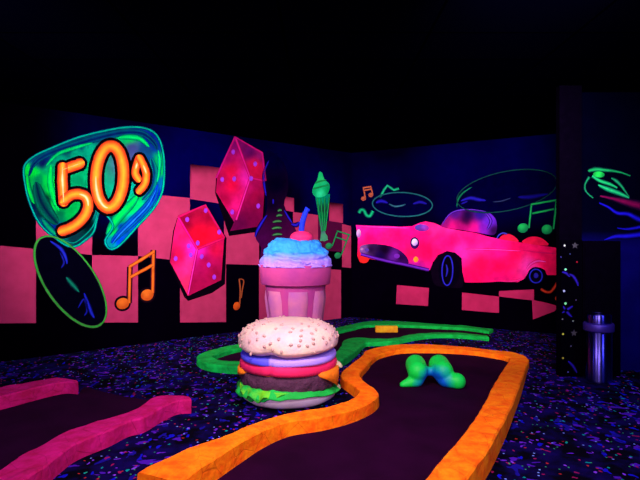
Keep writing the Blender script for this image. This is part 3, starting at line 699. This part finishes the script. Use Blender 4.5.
# sesame seeds, small raised ovals
random.seed(11)
seeds = []; tries = 0
while len(seeds) < 92 and tries < 6000:
    tries += 1
    a = random.uniform(0, 2*math.pi)
    if math.sin(a) > .45 and random.random() < .75: continue
    s = random.uniform(.15, 1.0)
    q = Vector((math.cos(a)*s, math.sin(a)*s, 0))
    if all((q-k[0]).length > .115 for k in seeds): seeds.append((q, a, s))
P_ = sorted(prof[6:], key=lambda p: p[0])
def bun_z(r):
    best = None
    up = prof[10:]
    for (r1, z1), (r2, z2) in zip(up, up[1:]):
        if (r1-r)*(r2-r) <= 0 and r1 != r2: return z1 + (z2-z1)*(r-r1)/(r2-r1)
    return up[-1][1] if r < .1 else up[0][1]
proto_seed = None
for q, a, s in seeds:
    # spread towards the rim: use arc parameter
    th = s*1.45; r = HR_*math.sin(min(th, 1.5))**.55 if th < 1.5 else HR_
    r = min(r, HR_*.995); z = bun_z(r)
    r2, z2 = bun_rf(a, r, z)
    if s > .93: z2 = BZ0 + random.uniform(.03, .1)
    p = Vector((HX + r2*math.cos(a), HY + r2*math.sin(a), z2))
    nrm = Vector((math.cos(a)*(r/HR_)**3, math.sin(a)*(r/HR_)**3, max(.06, 1-(r/HR_)**4))).normalized()
    if proto_seed is None:
        mb = MB(); lathe(mb, 0, 0, [(.0001, -.006), (.009, -.004), (.0125, .002), (.011, .009), (.006, .013), (.0001, .0145)], 10, lambda a_, r_, z_: (r_*(1+.5*abs(math.cos(a_))**3), z_), cap=False)
        so = mb.build('sesame_seed', seed_m, ham, True); proto_seed = so
        me = so.data
        for v in me.vertices: v.co += ORIGIN[ham.name]
    else:
        so = proto_seed.copy(); C.objects.link(so); so.parent = ham
    so.location = p - Vector((HX, HY, 0)); so.rotation_mode = 'QUATERNION'
    so.rotation_quaternion = nrm.to_track_quat('Z', 'X') @ __import__('mathutils').Quaternion((0, 0, 1), random.uniform(0, 3.1))
def wav(amp, k, ph, dn=.05, droop=0, w=.16):
    def f(a, r, z):
        u = r/HR_
        return r*(1 - dent(a, dn, w)) + amp*u*math.sin(k*a+ph)*.6, z + amp*.35*u*math.sin(k*a*1.0+ph+1) + droop*u
    return f
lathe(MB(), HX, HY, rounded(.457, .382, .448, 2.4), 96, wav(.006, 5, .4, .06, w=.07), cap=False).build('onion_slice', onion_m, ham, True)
lathe(MB(), HX, HY, rounded(.458, .292, .388, 2.4), 96, wav(.012, 4, 1.4, .055, w=.06), cap=False).build('tomato_slice', tom_m, ham, True)
# cheese: slice under the tomato, its corners hanging down at the right and left
mb = MB(); seg = 140
for i in range(seg):
    a = 2*math.pi*i/seg
    def tri(c, w): d = math.atan2(math.sin(a-math.radians(c)), math.cos(a-math.radians(c))); return max(0, 1-abs(d)/math.radians(w))
    drop = .15*tri(-14, 36) + .05*tri(190, 26)
    ex = .036*sm(0, .03, drop)
    for r_, z_ in [(.30, .306), (.39+ex*.5, .306), (.40+ex*2, .298), (.402+ex*2, .290-drop*.5), (.400+ex*2, .286-drop)]:
        mb.v.append(Vector((HX+r_*math.cos(a), HY+r_*math.sin(a), z_))); mb.c.append((1,1,1,1))
for i in range(seg):
    k = (i+1) % seg
    for j in range(4): mb.f.append((i*5+j, k*5+j, k*5+j+1, i*5+j+1))
o = mb.build('cheese_slice', cheese_m, ham, True); so = o.modifiers.new('s', 'SOLIDIFY'); so.thickness = .010
def patty_rf(a, r, z):
    u = r/HR_; return r + u*noise.noise(Vector((math.cos(a)*7, math.sin(a)*7, z*16)))*.016, z
lathe(MB(), HX, HY, rounded(.452, .115, .300, 3.0, 20), 140, patty_rf, cap=False).build('patty', patty_m, ham, True)
lathe(MB(), HX, HY, [(.001, 0), (.34, 0), (.405, .012), (.44, .035), (.458, .07), (.457, .10), (.44, .122), (.3, .128), (.001, .128)], 96,
      lambda a, r, z: (r*(1-dent(a, .03, .25, NOTCH+.5)) + noise.noise(Vector((math.cos(a)*3, math.sin(a)*3, z*5)))*.012*(r/HR_), z), cap=False).build('bottom_bun', bot_m, ham, True)
# lettuce: ruffled leaf hanging over the patty's lower edge
mb = MB(); seg = 260; rows = 7
for i in range(seg):
    a = 2*math.pi*i/seg
    leftness = max(0, math.cos(a - math.radians(222)))**2
    for j in range(rows):
        u = j/(rows-1)
        ruff = (noise.noise(Vector((math.cos(a)*3.2, math.sin(a)*3.2, 5)))*.030 + .014*math.sin(17*a+2*math.sin(3*a)))*u
        r = .43 + .058*u + ruff*.6 + leftness*.012*u
        z = .172 - .036*u + ruff*(.35+.5*leftness) + .035*leftness*(1-u) - leftness*.04*u - .055*math.cos(a)**2*(1 if math.cos(a) > 0 else .35)
        mb.v.append(Vector((HX+r*math.cos(a), HY+r*math.sin(a), z))); mb.c.append((1,1,1,1))
for i in range(seg):
    k = (i+1) % seg
    for j in range(rows-1): mb.f.append((i*rows+j, k*rows+j, k*rows+j+1, i*rows+j+1))
o = mb.build('lettuce_leaf', let_m, ham, True); so = o.modifiers.new('s', 'SOLIDIFY'); so.thickness = .010
# second, brighter leaf fold at the left front
mb = MB(); seg = 60
for i in range(seg+1):
    a = math.radians(196 + 78*i/seg); e = math.sin(math.pi*i/seg)
    for j in range(5):
        u = j/4; ruff = (.018*math.sin(11*a*2) + .012*math.sin(19*a))*u*e
        mb.v.append(Vector((HX+(.455+.058*u*e+ruff*.5)*math.cos(a), HY+(.455+.058*u*e+ruff*.5)*math.sin(a), .165-.075*u*e+ruff+.01*e))); mb.c.append((1,1,1,1))
for i in range(seg):
    for j in range(4): mb.f.append((i*5+j, (i+1)*5+j, (i+1)*5+j+1, i*5+j+1))
o = mb.build('lettuce_fold', paint('lettuce_lime', (110, 206, 26), rgb2=(20, 180, 54), scale=8), ham, True); so = o.modifiers.new('s', 'SOLIDIFY'); so.thickness = .010
# pale leaf tips sticking out at the right
tip_m = paint('leaf_tip_pale', (206, 196, 150), bump=.1)
for (x0, z0, dx, dz, wd) in [(.44, .335, .085, -.05, .05), (.46, .12, .045, -.045, .03)]:
    mb = MB(); y = HY + .0
    mb.add([(HX+x0, y-.03, z0+wd/2), (HX+x0, y+.03, z0+wd/2), (HX+x0, y+.03, z0-wd/2), (HX+x0, y-.03, z0-wd/2), (HX+x0+dx*.7, y-.02, z0+dz*.5+wd*.25), (HX+x0+dx*.7, y+.02, z0+dz*.5+wd*.25), (HX+x0+dx, y+.01, z0+dz), (HX+x0+dx*.8, y-.02, z0+dz-wd*.2)],
           [(0,1,5,4),(4,5,6),(4,6,7),(0,4,7,3),(1,2,6,5),(2,3,7,6),(0,3,2,1)])
    o = mb.build('leaf_tip', tip_m, ham); bevel(o, .006)

# milkshake cup
CX, CY = -.305, 6.25
cup = thing('milkshake_cup_statue', (CX, CY, 0), 'giant pink milkshake cup statue with blue whipped cream behind the hamburger', 'statue')
cup_m = paint('cup_pink', (186, 62, 130), var=.2, scale=4, rgb2=(166, 54, 132), bump=.15)
flut_m = paint('flute_lilac', (196, 106, 146), scale=5, rgb2=(172, 88, 156), bump=.15)
def flute(a, r, z):
    if z > .985 or r < .05: return r, z
    return r*.985, z
lathe(MB(), CX, CY, [(.001, .012), (.255, .012), (.262, .03), (.325, .52), (.384, .95), (.392, 1.0), (.392, 1.02), (.001, 1.02)], 220, flute, cap=False).build('cup_body', cup_m, cup)
# raised light panels around the cup
for k in range(7):
    ac = k*2*math.pi/7 - math.pi/2 + .13
    mb = MB(); st = []
    for j in range(9):
        z = .06 + (.885-.06)*j/8
        R0 = .262 + (.384-.262)*(z-.03)/(.95-.03)
        for i in range(7):
            u = i/6*2-1; a = ac + u*(.335 if 0 < j < 8 else .30)
            R = R0 + .028*(1-abs(u)**6)*(1 if 0 < j < 8 else 0) - (.002)
            mb.v.append(Vector((CX+R*math.cos(a), CY+R*math.sin(a), z))); mb.c.append((1,1,1,1))
    for j in range(8):
        for i in range(6): q = j*7+i; mb.f.append((q, q+1, q+8, q+7))
    mb.build('cup_panel', flut_m, cup, True)
lathe(MB(), CX, CY, [(.385, .955), (.425, .955), (.432, .965), (.447, 1.185), (.44, 1.197), (.40, 1.197), (.40, 1.15), (.001, 1.15)], 96, None, cap=False).build('cup_rim', cup_m, cup, True)
cream_m, nt, b = nodes('whipped_cream')
tc = N(nt, 'ShaderNodeTexCoord'); sx = N(nt, 'ShaderNodeSeparateXYZ'); nt.links.new(tc.outputs['Object'], sx.inputs[0])
no = N(nt, 'ShaderNodeTexNoise'); no.inputs['Scale'].default_value = 6; no.inputs['Detail'].default_value = 4; nt.links.new(tc.outputs['Object'], no.inputs['Vector'])
ma = N(nt, 'ShaderNodeMath', operation='MULTIPLY_ADD'); ma.inputs[1].default_value = .14; nt.links.new(no.outputs['Fac'], ma.inputs[0]); nt.links.new(sx.outputs['Z'], ma.inputs[2])
ra = N(nt, 'ShaderNodeMapRange'); ra.inputs[1].default_value = 1.30; ra.inputs[2].default_value = 1.42; nt.links.new(ma.outputs[0], ra.inputs[0])
mx = N(nt, 'ShaderNodeMix', data_type='RGBA'); mx.inputs['A'].default_value = lin((172, 128, 255)); mx.inputs['B'].default_value = lin((40, 150, 255))
nt.links.new(ra.outputs[0], mx.inputs['Factor']); nt.links.new(mx.outputs['Result'], b.inputs['Base Color']); b.inputs['Roughness'].default_value = .8
n2 = N(nt, 'ShaderNodeTexNoise'); n2.inputs['Scale'].default_value = 16; n2.inputs['Detail'].default_value = 5; nt.links.new(tc.outputs['Object'], n2.inputs['Vector'])
bp = N(nt, 'ShaderNodeBump'); bp.inputs['Strength'].default_value = .6; bp.inputs['Distance'].default_value = .03; nt.links.new(n2.outputs['Fac'], bp.inputs['Height']); nt.links.new(bp.outputs['Normal'], b.inputs['Normal'])
prof = [(.001, 1.17), (.42, 1.17), (.445, 1.20), (.44, 1.245), (.415, 1.27), (.395, 1.285), (.405, 1.315), (.39, 1.345), (.35, 1.37), (.33, 1.395), (.32, 1.43), (.285, 1.47), (.22, 1.50), (.12, 1.515), (.001, 1.52)]
pr = smooth_loop(prof, 3, False)
def cream_rf(a, r, z):
    u = min(1, r/.3); q = Vector((math.cos(a)*r*9, math.sin(a)*r*9, z*11))
    d = noise.noise(q)*.024 + noise.noise(q*2.3)*.012
    return r + d*u*1.2, z + d*.7 + .03*math.sin(a*2+.6)*u*(z > 1.24)
lathe(MB(), CX, CY, pr, 120, cream_rf, cap=False).build('whipped_cream', cream_m, cup, True)
chm = paint('cherry_pink', (240, 40, 110), var=.15, bump=.1)
chx = CX + .075
def ball(mb, c, rx, ry, rz, seg=28, rings=16):
    prof = [(max(.0005, math.cos(-math.pi/2+math.pi*i/rings)), math.sin(-math.pi/2+math.pi*i/rings)) for i in range(rings+1)]
    b = len(mb.v); lathe(mb, 0, 0, prof, seg, None, cap=False)
    for v in mb.v[b:]: v.x = v.x*rx + c[0]; v.y = v.y*ry + c[1]; v.z = v.z*rz + c[2]
ch = ball
mb = MB(); ball(mb, (chx, CY-.03, 1.53), .145, .14, .085); c_ = mb.build('cherry', chm, cup, True)
def tube(mb, pts, rad, seg=14):
    pts = [Vector(p) for p in pts]; b0 = len(mb.v); n = len(pts)
    for i, p in enumerate(pts):
        t = (pts[min(i+1, n-1)] - pts[max(i-1, 0)]).normalized()
        u = t.cross(Vector((0, 1, .01))).normalized(); w = t.cross(u)
        r = rad[i] if isinstance(rad, list) else rad
        for k in range(seg):
            a = 2*math.pi*k/seg; mb.v.append(p + (u*math.cos(a) + w*math.sin(a))*r); mb.c.append((1,1,1,1))
    for i in range(n-1):
        for k in range(seg):
            j = (k+1) % seg; mb.f.append((b0+i*seg+k, b0+i*seg+j, b0+(i+1)*seg+j, b0+(i+1)*seg+k))
    mb.f.append(tuple(b0+k for k in reversed(range(seg)))); mb.f.append(tuple(b0+(n-1)*seg+k for k in range(seg)))
mb = MB(); tube(mb, smooth_loop([(chx-.005, CY-.03, 1.58), (chx+.005, CY-.03, 1.67), (chx+.02, CY-.03, 1.75), (chx+.05, CY-.03, 1.84), (chx+.08, CY-.03, 1.895)], 3, False), [.035]*9+[.032, .03, .036, .034])
o = mb.build('cherry_stem', paint('stem_blue', (20, 50, 235), bump=.1), cup, True); o['label'] = 'thick blue cherry stem'

# green tunnel obstacle in the orange green
ob_m, nt, b = nodes('obstacle_green')
b.inputs['Roughness'].default_value = .5; b.inputs['Specular IOR Level'].default_value = .25
tc = N(nt, 'ShaderNodeTexCoord'); sx = N(nt, 'ShaderNodeSeparateXYZ'); nt.links.new(tc.outputs['Object'], sx.inputs[0])
no = N(nt, 'ShaderNodeTexNoise'); no.inputs['Scale'].default_value = 7; nt.links.new(tc.outputs['Object'], no.inputs['Vector'])
ds = N(nt, 'ShaderNodeVectorMath', operation='DISTANCE'); ds.inputs[1].default_value = (.02, -.12, .02); nt.links.new(tc.outputs['Object'], ds.inputs[0])
ma = N(nt, 'ShaderNodeMath', operation='MULTIPLY_ADD'); ma.inputs[1].default_value = .10; nt.links.new(no.outputs['Fac'], ma.inputs[0]); nt.links.new(ds.outputs['Value'], ma.inputs[2])
ra = N(nt, 'ShaderNodeMapRange'); ra.inputs[1].default_value = .16; ra.inputs[2].default_value = .27; nt.links.new(ma.outputs[0], ra.inputs[0])
mx = N(nt, 'ShaderNodeMix', data_type='RGBA'); mx.inputs['A'].default_value = lin((0, 90, 190)); mx.inputs['B'].default_value = lin((8, 214, 66))  # blue round the arch: bluish shade painted into the green
nt.links.new(ra.outputs[0], mx.inputs['Factor']); nt.links.new(mx.outputs['Result'], b.inputs['Base Color'])
OX, OY = 1.125, 5.12
mb = MB()
def capsule(mb, a, b_, r0, r1, n=9):
    a = Vector(a); b_ = Vector(b_)
    for i in range(n):
        t = i/(n-1); c = a.lerp(b_, t); r = r0+(r1-r0)*t
        ball(mb, (c.x, c.y, c.z), r, r, r, 20, 12)
for s in (-1, 1):
    capsule(mb, (OX+s*.130, OY-.02, .165), (OX+s*.122, OY+.12, .190), .104, .108)
    capsule(mb, (OX+s*.14, OY-.03, .075), (OX+s*.115, OY+.0, .14), .07, .09, 5)
capsule(mb, (OX-.15, OY-.03, .07), (OX-.285, OY-.05, .03), .072, .036)
capsule(mb, (OX+.15, OY-.05, .08), (OX+.255, OY-.09, .078), .075, .085)
capsule(mb, (OX-.1, OY+.02, .150), (OX+.1, OY+.02, .150), .048, .048)
for v in mb.v: v.z = max(v.z, .014)
o = mb.build('tunnel_obstacle', ob_m, None, True)
rm = o.modifiers.new('r', 'REMESH'); rm.mode = 'VOXEL'; rm.voxel_size = .012; rm.use_smooth_shade = True
sm_ = o.modifiers.new('sm', 'SMOOTH'); sm_.iterations = 6
tag(o, 'glossy green four lobed obstacle with a small arch, standing on the maroon green', 'golf obstacle')

# ------------------------------------------------------------------ right side: black cabinet and bin
cb = thing('storage_cabinet', (3.075, 5.65, 0), 'black waist high cabinet standing against the right wall behind the bin', 'cabinet')
cb['label'] = 'tall black cabinet standing against the right wall behind the metal bin'
o = box(MB(), 2.895, 3.31, 5.50, 5.74, .0, 1.49).build('cabinet_body', black_paint, cb); bevel(o, .006)
o = box(MB(), 2.91, 3.295, 5.485, 5.499, .06, 1.46).build('door', black_paint, cb); bevel(o, .004)
bn = ground(605, 384); BX, BY = bn.x, bn.y+.12
bin_ = thing('trash_bin', (BX, BY, 0), 'slim shiny metal bin standing in front of the black cabinet', 'trash bin')
steel, nt, b = nodes('brushed_steel'); b.inputs['Base Color'].default_value = lin((84, 76, 170)); b.inputs['Metallic'].default_value = 1; b.inputs['Roughness'].default_value = .30; b.inputs['Anisotropic'].default_value = .95; b.inputs['Anisotropic Rotation'].default_value = .25; tg = N(nt, 'ShaderNodeTangent', direction_type='RADIAL', axis='Z'); nt.links.new(tg.outputs[0], b.inputs['Tangent'])
dark_steel, nt, b = nodes('collar_steel'); b.inputs['Base Color'].default_value = lin((56, 36, 140)); b.inputs['Metallic'].default_value = .6; b.inputs['Roughness'].default_value = .45
R = .128
lathe(MB(), BX, BY, [(.001, .0), (R*.96, .0), (R, .02), (R, .535), (R*.5, .535), (.001, .535)], 64, None, cap=False).build('bin_body', steel, bin_, True)
lathe(MB(), BX, BY, [(R*.9, .53), (R*1.13, .535), (R*1.16, .545), (R*1.16, .605), (R*1.1, .62), (R*.9, .62)], 64, None, cap=False).build('collar', dark_steel, bin_, True)
lathe(MB(), BX, BY, [(R*.92, .61), (R*.95, .62), (R*.95, .705), (R*.88, .715), (.001, .72)], 64, None, cap=False).build('lid', steel, bin_, True)

# ------------------------------------------------------------------ lights, world, camera
def area(name, loc, target, size, power, col, spread=180):
    l = bpy.data.lights.new(name, 'AREA'); l.energy = power; l.color = col; l.shape = 'RECTANGLE'; l.size = size[0]; l.size_y = size[1]; l.spread = math.radians(spread)
    o = bpy.data.objects.new(name, l); C.objects.link(o); o.location = loc
    o.rotation_euler = (Vector(target)-Vector(loc)).to_track_quat('-Z', 'Y').to_euler(); return o
WHT, VIO, BLU = (1.0, .86, .84), (.80, .45, 1.0), (.18, .22, 1.0)
area('ceiling_lamp', (-.4, 2.4, 3.1), (-.3, 5.0, .3), (1.2, .3), 42, WHT, 110)
area('ceiling_lamp', (-2.6, 2.4, 3.1), (-1.9, 7.5, 1.75), (1.2, .25), 108, WHT, 64)
area('ceiling_lamp', (1.4, 2.6, 3.1), (2.2, 8.5, 1.65), (1.2, .25), 88, WHT, 64)
area('ceiling_lamp', (.9, .3, 3.1), (.5, 3.4, 0), (1.2, .3), 48, WHT, 120)
area('ceiling_lamp', (0, 3.0, 3.12), (0, 3.4, 0), (1.2, .3), 34, VIO, 150)
area('ceiling_lamp', (3.6, 2.6, 3.1), (1.5, 5.5, .3), (.25, 1.2), 60, BLU, 140)
area('ceiling_lamp', (-4.0, 3.0, 3.1), (-1.5, 6.5, 1.0), (.25, 1.2), 38, BLU, 140)
area('added_fill', (-.8, -1.8, 2.0), (0, 4.6, .2), (1.2, .3), 48, (.9, .62, 1.0), 100)  # unseen violet fill, added to brighten the burger's lower front and kerb sides
w = bpy.data.worlds.new('dark_room'); w.use_nodes = True
w.node_tree.nodes['Background'].inputs[0].default_value = (.02, .01, .12, 1); w.node_tree.nodes['Background'].inputs[1].default_value = .1
S = bpy.context.scene; S.world = w
cam = bpy.data.cameras.new('camera'); cam.sensor_width = 36; cam.lens = 36*F/640; cam.clip_end = 60
co = bpy.data.objects.new('camera', cam); C.objects.link(co); co.location = (0, 0, EYE); co.rotation_euler = (math.pi/2, 0, 0)
S.camera = co
S.view_settings.view_transform = 'Standard'; S.view_settings.look = 'None'; S.view_settings.gamma = 1; S.view_settings.use_curve_mapping = False
S.view_settings.exposure = 0
